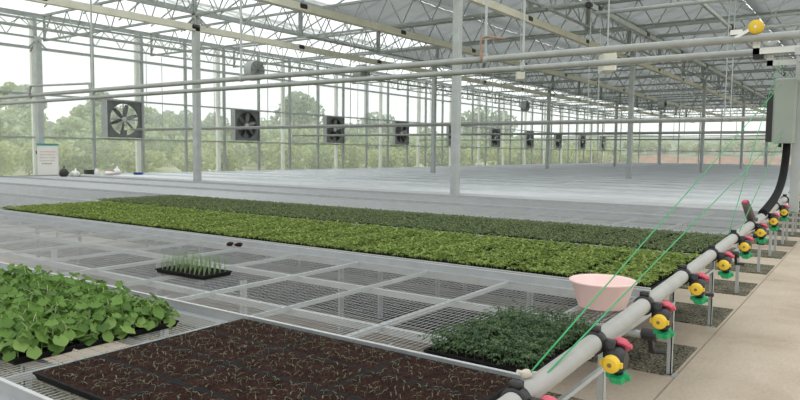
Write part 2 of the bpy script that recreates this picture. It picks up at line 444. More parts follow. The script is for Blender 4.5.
for k, (x, z, ya, yb) in enumerate(((15.6,4.95,.2,5.5),(20.5,5.12,1.0,5.4))):
    o = MB().tube((0,0,0),(0,yb-ya,0),.05,10).build('cross_tube', GALV, None, True, (x,ya,z))
    tag(o, ['grey cross tube joining the black-ended roof tube near its start','grey cross tube high up behind the yellow wheel'][k], 'tube')
g = MB(); g.bar((0,0,5.05),(70,0,5.05),.09,.07); g.bar((0,0,5.27),(70,0,5.27),.06,.05)
for k in range(116): g.tube((k*.6,0,5.05),(k*.6+.3,0,5.27),.012,4,caps=False); g.tube((k*.6+.3,0,5.27),(k*.6+.6,0,5.05),.012,4,caps=False)
o = g.build('ladder_beam', TRUSS, None, loc=(3,19.4,0)); tag(o, 'narrow grey ladder beam running lengthwise beside the glass wall', 'beam')

# columns
def column(x, y, label, s=.155):
    t = thing('column', label, 'column', (x, y, 0), 0, None)
    MB().bevbox(-s/2,s/2,-s/2,s/2,.012,5.45,.012).build('shaft', GALV, t)
    g = MB().box(-.15,.15,-.15,.15,0,.02)
    for a in (-.11,.11):
        for b in (-.11,.11): g.lathe([(.018,.02),(.018,.045)], (a,b,0), n=6)
    g.build('base_plate', GALV, t)
    MB().bar((-.35,0,5.02),(0,0,5.36),.04,.04).bar((.35,0,5.02),(0,0,5.36),.04,.04).bar((0,-.5,5.0),(0,0,5.4),.04,.04).bar((0,.5,5.0),(0,0,5.4),.04,.04).build('knee_brace', TRUSS, t)
for k in range(5):
    column(12.06+12.0*k, 7.12, ['tall galvanised column standing between benches near the middle of the picture', 'galvanised column in the nearer row, second from the camera',
        'galvanised column in the nearer row, third from the camera','galvanised column in the nearer row, fourth from the camera','galvanised column in the nearer row, farthest from the camera'][k])
    column(12.06+12.2*k, 15.42, ['galvanised column in front of the glass wall between the first two fans','galvanised column in the farther row, second from the camera',
        'galvanised column in the farther row, third from the camera','galvanised column in the farther row, fourth from the camera','galvanised column in the farther row, farthest from the camera'][k], .17)
column(11.75, 23.35, 'galvanised column next to the white cabinet at the glass wall', .2)

# ------------------------------------------------------------------ exhaust fans in the wall
fw, fh = 1.5, 1.44
def fan_parts():
    d = {}
    g = MB(); t = .05
    g.box(-fw/2,fw/2,0,.18,0,t); g.box(-fw/2,fw/2,0,.18,fh-t,fh); g.box(-fw/2,-fw/2+t,0,.18,t,fh-t); g.box(fw/2-t,fw/2,0,.18,t,fh-t)
    # bell-mouth plate with a round opening
    n = 32; R = .63; vs = []; fs = []
    for k in range(n):
        a = 2*PI*k/n; c, s_ = math.cos(a), math.sin(a); q = min((fw/2)/max(abs(c),1e-6), (fh/2)/max(abs(s_),1e-6))
        vs += [(R*c,.05,fh/2+R*s_), (q*c,.02,fh/2+q*s_), (R*c,.12,fh/2+R*s_)]
    for k in range(n):
        a = 3*k; b = 3*((k+1)%n)
        fs += [(a,b,b+1,a+1),(a+2,b+2,b,a)]
    g.add(vs, fs); d['housing'] = g.mesh('housing', FANB)
    g = MB()
    for k in range(6):
        a = 2*PI*k/6+.3; c, s_ = math.cos(a), math.sin(a); tx, tz = -s_, c
        vs = []
        for rr, wd in ((.1,.09),(.35,.16),(.6,.13)):
            for sg in (-1,1):
                vs.append((rr*c+tx*wd*sg*.45, .1+.04*sg, fh/2+rr*s_+tz*wd*sg*.45))
        g.add(vs, [(0,1,3,2),(2,3,5,4)])
    d['impeller'] = g.mesh('impeller', FANB)
    d['hub'] = MB().lathe([(.06,.04),(.10,.05),(.10,.15),(.05,.17)], (0,0,fh/2), 'y', 14).mesh('hub', GALV)
    g = MB()
    g.bar((-fw/2,.15,fh/2),(fw/2,.15,fh/2),.03,.03); g.bar((0,.15,0),(0,.15,fh),.03,.03); g.box(-.12,.12,.1,.2,.08,.30)
    d['motor_bracket'] = g.mesh('motor_bracket', FANB)
    g = MB()
    for k in range(10):
        z = .06+k*(fh-.12)/10
        g.add([(-fw/2+.05,.19,z),(fw/2-.05,.19,z),(fw/2-.05,.22,z+.14),(-fw/2+.05,.22,z+.14)], [(0,1,2,3)])
    d['shutter'] = g.mesh('shutter', DARK)
    d['side_channel'] = MB().box(-fw/2-.24,-fw/2-.02,.0,.06,0,fh).mesh('side_channel', GALVL)
    return d
FP = fan_parts()
for k in range(10):
    lab = ['exhaust fan with open shutters and trees showing through, nearest on the glass wall'] + ['dark square exhaust fan, %s from the left along the glass wall' % o for o in ORD[1:9]] + ['dark square exhaust fan at the far end of the glass wall']
    t = thing('exhaust_fan', lab[k], 'exhaust fan', (15.80+6.43*k, YW-.26, 2.16), 0, 'exhaust fans in the glass wall')
    link('housing', FP['housing'], t); link('impeller', FP['impeller'], t); link('hub', FP['hub'], t); link('motor_bracket', FP['motor_bracket'], t)
    link('side_channel', FP['side_channel'], t)
    if k: link('shutter', FP['shutter'], t)

# ------------------------------------------------------------------ benches
def wire_top(W, L, z=.796, sx=.03, r=.0013, n=3, sy=.06):
    g = MB(); y = .05
    while y < L-.04:
        g.tube((.02,y,z),(W-.03,y,z),r,n,caps=False); y += sx
    x = .1
    while x < W-.06:
        g.tube((x,.03,z-.004),(x,L-.03,z-.004),r,n,caps=False); x += sy
    return g.mesh('wire_mesh', WIRE)
def frame_mesh(W, L, near_lip=True):
    g = MB()
    for x0, x1, lip in ((0,.03,0),(W-.06,W,1)):
        g.box(x0,x1,0,L,.735,.79)
        xl = x0 if not lip else x1-.012
        if not lip and not near_lip: continue
        g.box(xl,xl+.012,0,L,.79,.838); g.box(xl-.004*(lip),xl+.012+.004*(1-lip),0,L,.838,.842,1)
    g.box(.075,W-.075,0,.05,.735,.79); g.box(.075,W-.075,L-.05,L,.735,.79)
    g.box(.012,W-.012,L-.012,L,.79,.838)
    return g.mesh('bench_frame', [ALU, LIP])
def bench(x0, x1, label, near, ys=1.14, near_lip=True, group=None):
    W, L = x1-x0, Y1B-ys
    t = thing('rolling_bench', label, 'bench', (x0, ys, 0), 0, group)
    fr = link('bench_frame', frame_mesh(W, L, near_lip), t)
    wt = wire_top(W, L) if near else wire_top(W, L, r=.0026, sy=.2)
    link('wire_mesh', wt, t)
    for q in (.22, .61):
        MB().box(W*q-.017, W*q+.017, .05, L-.05, .735, .775).build('long_support', GALVL, t)
    g = MB().box(.03, W-.06, -.010, .010, .765, .79).mesh('cross_bar', GALVL)
    y = 2.1-.68-ys
    while y < L-.2:
        link('cross_bar', g, t, (0,y,0)); y += .68
    lg = MB(); lg.box(-.022,.022,-.004,.004,0,.70); lg.box(-.022,-.016,-.004,.03,0,.70); lg.box(-.05,.05,-.04,.04,0,.008)
    for k in range(6): lg.lathe([(.006,-.006),(.006,-.004)], (0.004,0,.1+.1*k), 'y', 6)
    lm = lg.mesh('leg', GALV)
    st = MB().bar((W*.2,0,.57),(W*.56,0,.57),.022,.022).mesh('leg_stretcher', GALV)
    y = .07
    while y < L:
        link('leg', lm, t, (W*.2,y+(.9 if y < .1 else 0),0)); link('leg', lm, t, (W*.56,y,0))
        if y < .1: link('leg_stretcher', st, t, (0,y,0))
        y += 2.8
    # roller pipe with its black crank at the path end
    q = W*.72
    MB().tube((q,-.06,.70),(q,L-.3,.70),.017,10).build('roller_pipe', GALVL, t)
    c = MB(); c.lathe([(.026,-.115),(.034,-.10),(.034,-.035),(.024,-.03)], (q,0,.70), 'y', 12)
    c.bar((q,-.08,.70),(q+.02,-.085,.60),.034,.024); c.tube((q+.02,-.08,.605),(q+.05,-.15,.60),.016,8)
    c.build('crank', BLACK, t)
    return t
labs = ['empty wire mesh bench nearest the camera at the bottom left corner', 'bench carrying the soil trays and the big leafy seedlings', 'mostly empty wire mesh bench with the pink basin on it',
        'bench carrying the bright green seedling carpet', 'bench carrying the dull dark green seedling carpet', 'empty mesh bench right behind the dark green seedlings', 'empty mesh bench in front of the row of tall columns']
for i, ((x0, x1), l) in enumerate(zip(BX, labs)): bench(x0, x1, l, i < 5, (1.03,1.03,1.06,1.15,1.2,1.25,1.25)[i], i not in (1,2))
W = far[0][1]-far[0][0]; L = Y1B-Y0B
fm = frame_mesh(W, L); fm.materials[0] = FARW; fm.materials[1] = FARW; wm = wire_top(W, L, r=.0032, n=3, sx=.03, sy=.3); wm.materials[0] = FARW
fs_ = MB().box(W*.24-.02,W*.24+.02,.05,L-.05,.735,.775).mesh('long_support', GALVL)
fl_ = MB()
for q in (.24,.63): fl_.box(W*q-.02,W*q+.02,-.02,.02,0,.735)
fl_.box(W*.24,W*.63,-.015,.015,.64,.68)
flm = fl_.mesh('leg_frame', GALV)
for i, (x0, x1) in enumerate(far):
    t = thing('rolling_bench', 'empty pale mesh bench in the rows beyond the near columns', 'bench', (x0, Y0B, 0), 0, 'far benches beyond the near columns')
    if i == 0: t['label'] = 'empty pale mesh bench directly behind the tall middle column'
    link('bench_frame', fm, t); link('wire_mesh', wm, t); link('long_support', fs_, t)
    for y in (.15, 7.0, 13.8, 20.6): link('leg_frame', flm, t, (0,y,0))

# ------------------------------------------------------------------ seedling trays
TWX, TLY, TH = .266, .519, .030
def tray_mesh(cx, cy, soil=True):
    """plug tray: tapering outside, rim, cell grid with soil-filled openings"""
    g = MB(); a = TWX/2; b = TLY/2
    g.add([(-a+.012,-b+.012,0),(a-.012,-b+.012,0),(a-.012,b-.012,0),(-a+.012,b-.012,0),(-a+.004,-b+.004,TH-.008),(a-.004,-b+.004,TH-.008),(a-.004,b-.004,TH-.008),(-a+.004,b-.004,TH-.008)],
          [(0,3,2,1),(0,1,5,4),(1,2,6,5),(2,3,7,6),(3,0,4,7)])
    g.box(-a,a,-b,-b+.012,TH-.008,TH); g.box(-a,a,b-.012,b,TH-.008,TH); g.box(-a,-a+.012,-b+.012,b-.012,TH-.008,TH); g.box(a-.012,a,-b+.012,b-.012,TH-.008,TH)
    for i in range(1,cx):
        x = -a+.012+(TWX-.024)*i/cx; g.box(x-.003,x+.003,-b+.012,b-.012,TH-.008,TH-.001)
    for j in range(1,cy):
        y = -b+.012+(TLY-.024)*j/cy; g.box(-a+.012,a-.012,y-.003,y+.003,TH-.008,TH-.0015)
    return g.mesh('tray', TRAY)
def soil_mesh(seed, top=TH, amp=.004, nx=18, ny=34, inset=.009):
    rr = random.Random(seed); g = MB(); a = TWX/2-inset; b = TLY/2-inset; vs = []; fs = []
    for j in range(ny+1):
        for i in range(nx+1):
            z = top+rr.uniform(-amp, amp) if 0 < i < nx and 0 < j < ny else top-.004
            vs.append((-a+2*a*i/nx+rr.uniform(-.002,.002)*(0<i<nx), -b+2*b*j/ny+rr.uniform(-.002,.002)*(0<j<ny), z))
    for j in range(ny):
        for i in range(nx):
            q = j*(nx+1)+i; fs.append((q,q+1,q+nx+2,q+nx+1))
    g.add(vs, fs); return g.mesh('soil', SOILM)
def cells(cx, cy):
    for j in range(cy):
        for i in range(cx):
            yield (-TWX/2+.012+(TWX-.024)*(i+.5)/cx, -TLY/2+.012+(TLY-.024)*(j+.5)/cy)
def leaf(g, base, az, el, L, Wd, droop=.4, m=0, fold=.25):
    """pointed folded leaf blade, six vertices and a midrib"""
    d = Vector((math.cos(az)*math.cos(el), math.sin(az)*math.cos(el), math.sin(el))); s = Vector((-math.sin(az), math.cos(az), 0)); u = s.cross(d)*-1
    if u.z < 0: u = -u
    B = Vector(base)
    def P(t, w, hh): return B + d*(L*t) + s*(Wd*w) + u*(hh*Wd) - Vector((0,0,1))*droop*L*t*t
    vs = [P(0,0,0), P(.35,-.5,fold), P(.35,0,0), P(.35,.5,fold), P(.72,-.38,fold*.8), P(.72,0,0), P(.72,.38,fold*.8), P(1,0,0)]
    g.add(vs, [(0,2,1),(0,3,2),(1,2,5,4),(2,3,6,5),(4,5,7),(5,6,7)], m)
def round_leaf(g, c, az, tilt, R, m=0):
    """broad lobed heart-shaped blade, dished"""
    n = 12; q = Matrix.Rotation(az, 3, 'Z') @ Matrix.Rotation(tilt, 3, 'Y'); c = Vector(c)
    vs = [c+q @ Vector((0,0,-.10*R))]
    for k in range(n):
        t = 2*PI*k/n; rr = R*(.92+.10*math.cos(5*t)+.22*math.cos(t))
        if k == n//2: rr *= .55
        vs.append(c + q @ Vector((rr*math.cos(t)+.15*R, rr*.92*math.sin(t), .08*R*math.cos(2*t)-.10*R*max(0,math.cos(t))**2)))
    g.add(vs, [(0,1+k,1+(k+1)%n) for k in range(n)], m)

# bright carpet and dark carpet
def carpet(seed, kind, cx=6, cy=12):
    rr = random.Random(seed); g = MB()
    for (x, y) in cells(cx, cy):
        if rr.random() < .03: continue
        x += rr.uniform(-.006,.006); y += rr.uniform(-.006,.006)
        h = rr.uniform(.018,.04) if kind == 'bright' else rr.uniform(.015,.035)
        k = rr.randint(4,6); a0 = rr.uniform(0,6)
        for q in range(k):
            if kind == 'bright': leaf(g, (x,y,TH+h*rr.uniform(.5,1)), a0+q*2.4+rr.uniform(-.3,.3), rr.uniform(.2,1.0), rr.uniform(.030,.046), rr.uniform(.018,.026), .3)
            else: leaf(g, (x,y,TH+h*rr.uniform(.5,1)), a0+q*2.4+rr.uniform(-.3,.3), rr.uniform(.25,1.2), rr.uniform(.024,.038), rr.uniform(.010,.016), .3)
        g.tube((x,y,TH-.003),(x,y,TH+h),.0012,3,caps=False,m=0)
    return g.mesh('foliage', L_BRIGHT if kind == 'bright' else L_DARK)
TRAY72 = tray_mesh(6,12); TRAY50 = tray_mesh(5,10); SOIL = [soil_mesh(i, TH+.002, .004, 18, 34, .004) for i in range(3)]
SOILLOW = soil_mesh(9, TH-.006, .002, 8, 16, .011)
CB = [carpet(100+i,'bright') for i in range(4)]; CD = [carpet(200+i,'dark') for i in range(4)]
ZB = .8
def carpet_trays(x0, rows, cols, variants, label, group, y0):
    for j in range(rows):
        for i in range(cols):
            t = thing('seedling_tray', label, 'seedling tray', (x0+.270*(i+.5)+rnd.uniform(-.003,.003), y0+.526*(j+.5)+rnd.uniform(-.003,.003), ZB), rnd.uniform(-.006,.006)+(PI if rnd.random()<.5 else 0), group)
            link('tray', TRAY72, t); link('soil', SOILLOW, t)
            fo = link('foliage', rnd.choice(variants), t); fo['kind'] = 'stuff'
carpet_trays(4.465, 17, 6, CB, 'black tray full of bright green seedlings in the long bright carpet', 'bright green seedling trays', 1.16)
carpet_trays(6.235, 18, 6, CD, 'black tray full of dull dark green seedlings in the carpet behind', 'dull green seedling trays', 1.21)

# brown soil trays with tiny sprouts, each sprout a part
def sprout_mesh(seed):
    rr = random.Random(seed); g = MB(); h = rr.uniform(.006,.016); a = rr.uniform(0,6); dx_, dy_ = rr.uniform(-.006,.006), rr.uniform(-.006,.006)
    g.path([(0,0,-.003),(dx_*.4,dy_*.4,h*.6),(dx_,dy_,h)], .0011, 4)
    for q in range(2): leaf(g, (dx_,dy_,h), a+q*PI+rr.uniform(-.3,.3), rr.uniform(-.1,.6), rr.uniform(.014,.027), rr.uniform(.003,.0055), .4)
    return g.mesh('sprout', L_SPROUT)
SP = [sprout_mesh(i) for i in range(8)]
row_n = ['row against the far bench edge', 'second row from the far bench edge', 'third row from the far bench edge', 'row along the near bench edge']
col_n = ['beside the leafy seedlings', 'in the middle of the bed', 'beside the white boom pipe']
for i in range(4):
    for j in range(3):
        t = thing('soil_tray', 'brown soil tray, %s, %s' % (row_n[3-i], col_n[2-j]), 'soil tray', (1.275+.2685*(i+.5), 1.04+.5215*(j+.5)+.04, ZB), 0, 'brown soil trays with tiny sprouts')
        link('tray', TRAY72, t); link('soil', SOIL[(i+j) % 3], t)
        for (x, y) in cells(6,12):
            if rnd.random() < .12: continue
            link('sprout', rnd.choice(SP), t, (x+rnd.uniform(-.012,.012), y+rnd.uniform(-.012,.012), TH+.003), rnd.uniform(0,6))

# big leafy seedlings
def big_plant(seed):
    rr = random.Random(seed); g = MB(); H = rr.uniform(.065,.115); lx, ly = rr.uniform(-.015,.015), rr.uniform(-.015,.015)
    g.path([(0,0,-.004),(lx*.4,ly*.4,H*.5),(lx,ly,H)], [.0028,.0024,.0018], 5, m=1)
    a0 = rr.uniform(0,6)
    for q in range(8):
        z = H*(.15+.12*q); az = a0+q*2.4; pl = (rr.uniform(.035,.065) if q < 3 else rr.uniform(.02,.05))*(1.1-.07*q)
        tx, ty, tz = lx*z/H+math.cos(az)*pl, ly*z/H+math.sin(az)*pl, z+rr.uniform(.005,.025)
        g.path([(lx*z/H,ly*z/H,z),(tx,ty,tz)], .0013, 4, m=1)
        round_leaf(g, (tx,ty,tz), az, rr.uniform(.1,1.05), rr.uniform(.026,.042)*(1-.03*q))
    return g.mesh('seedling', [L_BIG, STEM])
BP = [big_plant(i) for i in range(8)]
for i in range(3):
    for j in range(3):
        lab = 'big leafy light green seedlings, %s, %s' % (['front row','middle row','back row'][i], ['tray nearest the soil trays','second tray from the soil trays','third tray from the soil trays'][j])
        t = thing('leafy_seedling_tray', lab, 'seedling tray', (1.305+.272*(i+.5), 2.86+.53*(j+.5), ZB), 0, 'trays of big leafy seedlings')
        link('tray', TRAY50, t); link('soil', SOILLOW, t)
        for (x, y) in cells(5,10):
            if rnd.random() < .04: continue
            o = link('seedling', rnd.choice(BP), t, (x,y,TH-.004), rnd.uniform(0,6)); s = rnd.uniform(.85,1.2); o.scale = (s,s,s)

# onion tray
def onion_mesh(seed):
    rr = random.Random(seed); g = MB()
    for q in range(rr.randint(5,6)):
        a = rr.uniform(0,6); h = rr.uniform(.08,.14); l = rr.uniform(.005,.05)
        g.path([(rr.uniform(-.004,.004),rr.uniform(-.004,.004),-.003),(math.cos(a)*l*.25,math.sin(a)*l*.25,h*.55),(math.cos(a)*l,math.sin(a)*l,h)], [.0012,.0010,.0003], 4)
    return g.mesh('seedling', L_ONION)
ON = [onion_mesh(i) for i in range(6)]
t = thing('onion_seedling_tray', 'single black tray of thin grassy seedlings standing alone on the mesh bench', 'seedling tray', (3.10, 4.02, ZB), .04)
link('tray', TRAY50, t); link('soil', SOILLOW, t)
for (x, y) in cells(5,10): link('seedling', rnd.choice(ON), t, (x,y,TH-.004), rnd.uniform(0,6))

# feathery seedlings next to the boom
def feather_mesh(seed):
    rr = random.Random(seed); g = MB(); H = rr.uniform(.045,.08)
    g.path([(0,0,-.004),(rr.uniform(-.008,.008),rr.uniform(-.008,.008),H)], .0016, 4, m=1)
    for q in range(5):
        az = q*2.4+rr.uniform(-.4,.4); el = rr.uniform(.2,1.0); Lr = rr.uniform(.04,.065); z = H*(.2+.19*q)
        d = Vector((math.cos(az)*math.cos(el), math.sin(az)*math.cos(el), math.sin(el)))
        e = Vector((0,0,z))+d*Lr-Vector((0,0,.3*Lr))
        for k in range(1,5):
            b = Vector((0,0,z))+(e-Vector((0,0,z)))*(k/4)
            for sg in (-1,1): leaf(g, b, az+sg*rr.uniform(.7,1.2), rr.uniform(-.1,.5), rr.uniform(.014,.022), rr.uniform(.006,.010), .4)
        leaf(g, e, az, el*.5, .02, .01, .4)
    return g.mesh('seedling', [L_FEATHER, L_FEATHER])
FE = [feather_mesh(i) for i in range(6)]
for i in range(3):
    lab = 'dark feathery seedling tray, %s' % ['nearest the soil trays','middle one of three','nearest the pink basin'][i]
    t = thing('feathery_seedling_tray', lab, 'seedling tray', (2.445+.272*(i+.5), 1.07+.53*.5, ZB), 0, 'trays of dark feathery seedlings')
    link('tray', TRAY50, t); link('soil', SOILLOW, t)
    for (x, y) in cells(6,12):
        if rnd.random() < .05: continue
        o = link('seedling', rnd.choice(FE), t, (x,y,TH-.004), rnd.uniform(0,6)); s = rnd.uniform(.8,1.15); o.scale = (s,s,s)

# ------------------------------------------------------------------ pink basin
g = MB(); n = 36
prof = [(0.0,.004),(.115,.004),(.122,0),(.128,.006),(.165,.135),(.178,.142),(.180,.150),(.174,.153),(.160,.146),(.124,.014),(0.0,.012)]
g.lathe(prof[1:-1], (0,0,0), 'z', n)
o = g.build('washing_basin', PINK, None, True, (3.90,1.285,ZB+.002)); o.scale = (1.08,1.08,1.05); tag(o, 'round pink plastic basin standing on the mesh bench behind the boom', 'basin')

for k, (x, y) in enumerate(((4.22,4.93),(4.24,4.83))):
    o = MB().blob((0,0,.018),.035,.03,.02,20+k,10,7,.2).build('soil_clod', SOILM, None, True, (x,y,ZB+.002))
    tag(o, 'small dark clod of soil on the bench edge, %s of two behind the grassy tray' % ['left','right'][k], 'soil clod')
# ------------------------------------------------------------------ irrigation boom machine
bm_root = thing('irrigation_boom', 'pale grey irrigation boom pipe with yellow capped nozzles and hanging control box', 'irrigation boom', (5.35,.56,0))
O = Vector((5.35,.56,0))
def boomz(x): return 1.203 + .0338*(x-1.0)
R_ = .0232
def loc(x, y, z): return Vector((x,y,z))-O
MB().tube(loc(.55,.56,boomz(.55)), loc(11.2,.56,boomz(11.2)), R_, 20).build('boom_pipe', PIPE, bm_root, True)
# nozzle set : clamp (ring) > turret, yellow / red / green caps
def lobed(t): return 1+.13*math.cos(6*t)
cl = MB().lathe([(R_+.001,-.014),(R_+.007,-.012),(R_+.007,.012),(R_+.001,.014)], axis='x', n=20)
cl.box(-.014,.014,-.052,-.026,-.03,.012); cl.box(-.011,.011,-.012,.012,R_+.004,R_+.018)
clm = cl.mesh('pipe_clamp', BLACK, True)
tb = MB(); tb.lathe([(.014,-.006),(.030,-.012),(.032,-.045),(.022,-.058)], (0,-.03,0), 'y', 16)
for dx_, dz_ in ((.35,-.94),(-1,0),(.72,.68)):
    tb.tube((0,-.065,0),(dx_*.042,-.065,dz_*.042),.0135,10)
tbm = tb.mesh('nozzle_turret', BLACK, True)
def capmesh(m, ang, lob=0., big=1.):
    """bayonet cap pointing along the turret spoke at angle ANG in the x-z plane"""
    g = MB(); md = (lambda t: 1+lob*math.cos(6*t)) if lob else None
    g.lathe([(.010,.034),(.0205,.036),(.0220,.040),(.0215,.050),(.016,.056),(.007,.058)], (0,0,0), 'x', 24, mod=md)
    for q in (-1,1): g.box(.038,.048,q*.021-.006,q*.021+.006,-.006,.006)
    g.v = [(p[0]*big, p[1]*big, p[2]*big) for p in g.v]
    Rm = Matrix.Rotation(-ang, 3, 'Y')
    g.v = [tuple(Rm @ Vector(p) + Vector((0,-.065,0))) for p in g.v]
    return g.mesh('nozzle_cap', m, False)
CY, CR, CG = capmesh(YELLOW, PI), capmesh(RED, math.atan2(.68,.72)), capmesh(GREEN, math.atan2(-.94,.35), .10, 1.12)
tipm = MB().lathe([(.0055,-.0575),(.0055,-.059),(.002,-.0595)], (0,-.065,0), 'x', 10).mesh('nozzle_tip', simple('tip_brown',(.22,.13,.06),.5))
NX = [1.198,1.653,2.095,2.593,3.115,3.650,4.195,4.75,5.31,5.87,6.43,6.99,7.55,8.11,8.67,9.23]
for x in NX:
    c = link('pipe_clamp', clm, bm_root, loc(x,.56,boomz(x)))
    q = link('nozzle_turret', tbm, c, (.0,.008,-.034))
    for nm, me, lb in (('nozzle_cap', CY, 'yellow nozzle cap'), ('nozzle_cap', CR, 'pink red nozzle cap'), ('nozzle_cap', CG, 'green nozzle cap')):
        k = link(nm, me, c, (.0,.008,-.034)); k['label'] = lb
    link('nozzle_tip', tipm, c, (.0,.008,-.034))
# cords : two on each side up to the carriage
def cord(a, b, sag=.0):
    pts = [loc(*(Vector(a).lerp(Vector(b), k/12)-Vector((0,0,sag*math.sin(PI*k/12))))) for k in range(13)]
    MB().path(pts, .0021, 6).build('support_cord', CORD, bm_root, True)
cord((1.27,.575,boomz(1.27)+.02), (5.42,.57,2.20)); cord((1.33,.55,boomz(1.33)+.02), (5.44,.55,1.87))
cord((3.60,.575,boomz(3.60)+.02), (5.46,.60,2.36)); cord((3.75,.55,boomz(3.75)+.02), (5.46,.56,1.83))
cord((9.3,.57,boomz(9.3)+.02), (5.65,.60,2.36))
kn = MB().blob((0,0,0),.012,.010,.010,3,10,7,.2); kn.tube((0,0,0),(-.02,.010,.008),.0045,6); kn.lathe([(R_+.0005,-.004),(R_+.003,-.003),(R_+.003,.003),(R_+.0005,.004)], (0.05,-.0,-.035), 'x', 16)
kn.build('cord_knot', simple('dirty_string',(.55,.50,.42),.8), bm_root, True, loc(1.27,.572,boomz(1.27)+.032))
# carriage: mast, top frame, wheels on the guide rails, control box, hose, filter
ZR = 2.47; RX = (5.0, 5.70)
g = MB()
g.box(-.03,.03,-.03,.03,1.30,2.50)
g.build('mast', GALVL, bm_root, loc=(5.62-O.x,.475-O.y,0))
g = MB()
for sx in (0,1): g.box(RX[sx]-O.x-.03,RX[sx]-O.x+.03,-.62,-.10,ZR-.13,ZR-.085)
for yy in (-.58,-.36,-.14): g.box(RX[0]-O.x,RX[1]-O.x,yy-.02,yy+.02,ZR-.17,ZR-.13)
g.build('carriage_frame', GALV, bm_root)
whl = MB().lathe([(.018,-.026),(.044,-.024),(.047,-.014),(.036,-.010),(.036,.010),(.047,.014),(.044,.024),(.018,.026)], axis='x', n=22)
wm_y, wm_w = whl.mesh('wheel', YELLOW, True), whl.mesh('wheel', GALVL, True)
for xx in RX:
    for yy in (.13,-.45):
        link('wheel', wm_y if (xx == RX[0] and yy > 0) else wm_w, bm_root, (xx-O.x, yy, ZR+.068))
        g = MB(); g.bar((xx-O.x-.03,yy,ZR+.068),(xx-O.x+.06,yy,ZR+.068),.014,.014); g.box(xx-O.x+.05,xx-O.x+.06,yy-.02,yy+.02,ZR-.10,ZR+.085)
        if yy > 0: g.box(xx-O.x+.05,xx-O.x+.06,-.14,yy+.02,ZR-.10,ZR-.06)
        g.build('wheel_fork', WHITEP, bm_root)
g = MB().bar((RX[0]-O.x,.17,ZR+.05),(RX[0]-O.x,.25,ZR+.005),.05,.02).box(RX[0]-O.x-.02,RX[0]-O.x+.02,.21,.28,ZR+.028,ZR+.06)
g.build('rail_wiper', WHITEP, bm_root)
MB().box(5.42-O.x,5.5-O.x,.13,.2,ZR-.085,ZR-.02).build('motor_bracket', BLACK, bm_root)
cb = MB().bevbox(0,.26,-.175,-.035,1.79,2.25,.012)
cbx = cb.build('control_box', BOXG, bm_root, loc=(5.48-O.x,.66-O.y,0))
MB().box(.02,.26,-.035,.006,1.80,2.14).build('side_strip', BLACK, cbx)  # plain black strip down one side of the box
MB().lathe([(.012,1.762),(.012,1.79)], (.1,-.08,0), 'z', 10).lathe([(.012,1.762),(.012,1.79)], (.16,-.12,0), 'z', 10).build('cable_gland', BLACK, cbx)
pts = [(5.72,.46,2.22),(5.70,.50,2.0),(5.62,.535,1.86),(5.56,.535,1.72),(5.44,.535,1.57),(5.22,.535,1.47),(4.95,.54,1.405),(4.62,.555,boomz(4.62)+.022)]
def smooth(pts, n=6):
    P = [Vector(q) for q in pts]; out = []
    for i in range(len(P)-1):
        p0, p1, p2, p3 = P[max(i-1,0)], P[i], P[i+1], P[min(i+2,len(P)-1)]
        for k in range(n):
            t = k/n
            out.append(.5*((2*p1)+(p2-p0)*t+(2*p0-5*p1+4*p2-p3)*t*t+(3*p1-p0-3*p2+p3)*t**3))
    out.append(P[-1]); return out
MB().path([q-O for q in smooth(pts)], .025, 12).build('supply_hose', TRAY, bm_root, True)
g = MB().path([loc(4.28,.56,boomz(4.28)), loc(4.24,.57,boomz(4.24)+.05), loc(4.15,.585,boomz(4.15)+.13)], [.022,.024,.02], 12)
g.lathe([(.026,.0),(.026,.02)], tuple(loc(4.28,.56,boomz(4.28)+.015)), 'z', 12)
vo_ = g.build('relief_valve', simple('brass_brown',(.13,.11,.10),.5,.3), bm_root, True)
MB().tube(loc(4.15,.585,boomz(4.15)+.13), loc(4.143,.586,boomz(4.15)+.14),.012,10).build('valve_button', RED, vo_)

# overhead guide rails with hangers
def rail(x, label, group=None, hang=(2.68,5.64,8.53,12.9,16.4,19.9,23.0), z=ZR, near=True, r_=.027):
    t = thing('guide_rail', label, 'guide rail', (x, 0, z), 0, group)
    MB().tube((0,-3,0),(0,YW-.8,0),r_,12).build('rail_pipe', RAILM, t, True)
    for k, y in enumerate(hang):
        g = MB(); g.tube((0,y,.05),(0,y,5.3-z),.012,6)
        g.path([(0,y,.05),(0,y,.03)], .02, 8)
        g.lathe([(r_,-.02),(r_+.006,-.018),(r_+.006,.018),(r_,.02)], (0,y,0), 'y', 12)
        g.build('hanger', GALVL, t)
    return t
ra = rail(RX[0], 'nearer of the two overhead guide rails carrying the boom')
rail(RX[1], 'farther of the two overhead guide rails carrying the boom', hang=(2.67,13.2,20.2))
g = MB().path([(0,2.70,-.025),(-.035,2.70,.0),(-.033,2.71,.15),(-.02,2.70,.175),(.0,2.66,.18),(.02,2.52,.155)], .010, 8); g.build('rusty_hook', RUST, ra)
g = MB().path([(0,8.5,-.04),(-.03,8.54,.03),(-.03,8.56,.09),(-.03,10.1,.13),(-.03,10.14,.02),(0,10.16,-.05)], .018, 8); g.build('pipe_loop', RAILM, ra)
for x, l in ((15.66,'guide rail of the second machine, nearer pipe'),(16.35,'guide rail of the second machine, farther pipe'),(24.7,'guide rail of the third machine, nearer pipe'),
             (25.5,'guide rail of the third machine, farther pipe'),(36.2,'single distant guide rail in front of the end wall')):
    rail(x, 'thin grey overhead '+l, 'distant overhead guide rails', z=2.47, r_=.035)

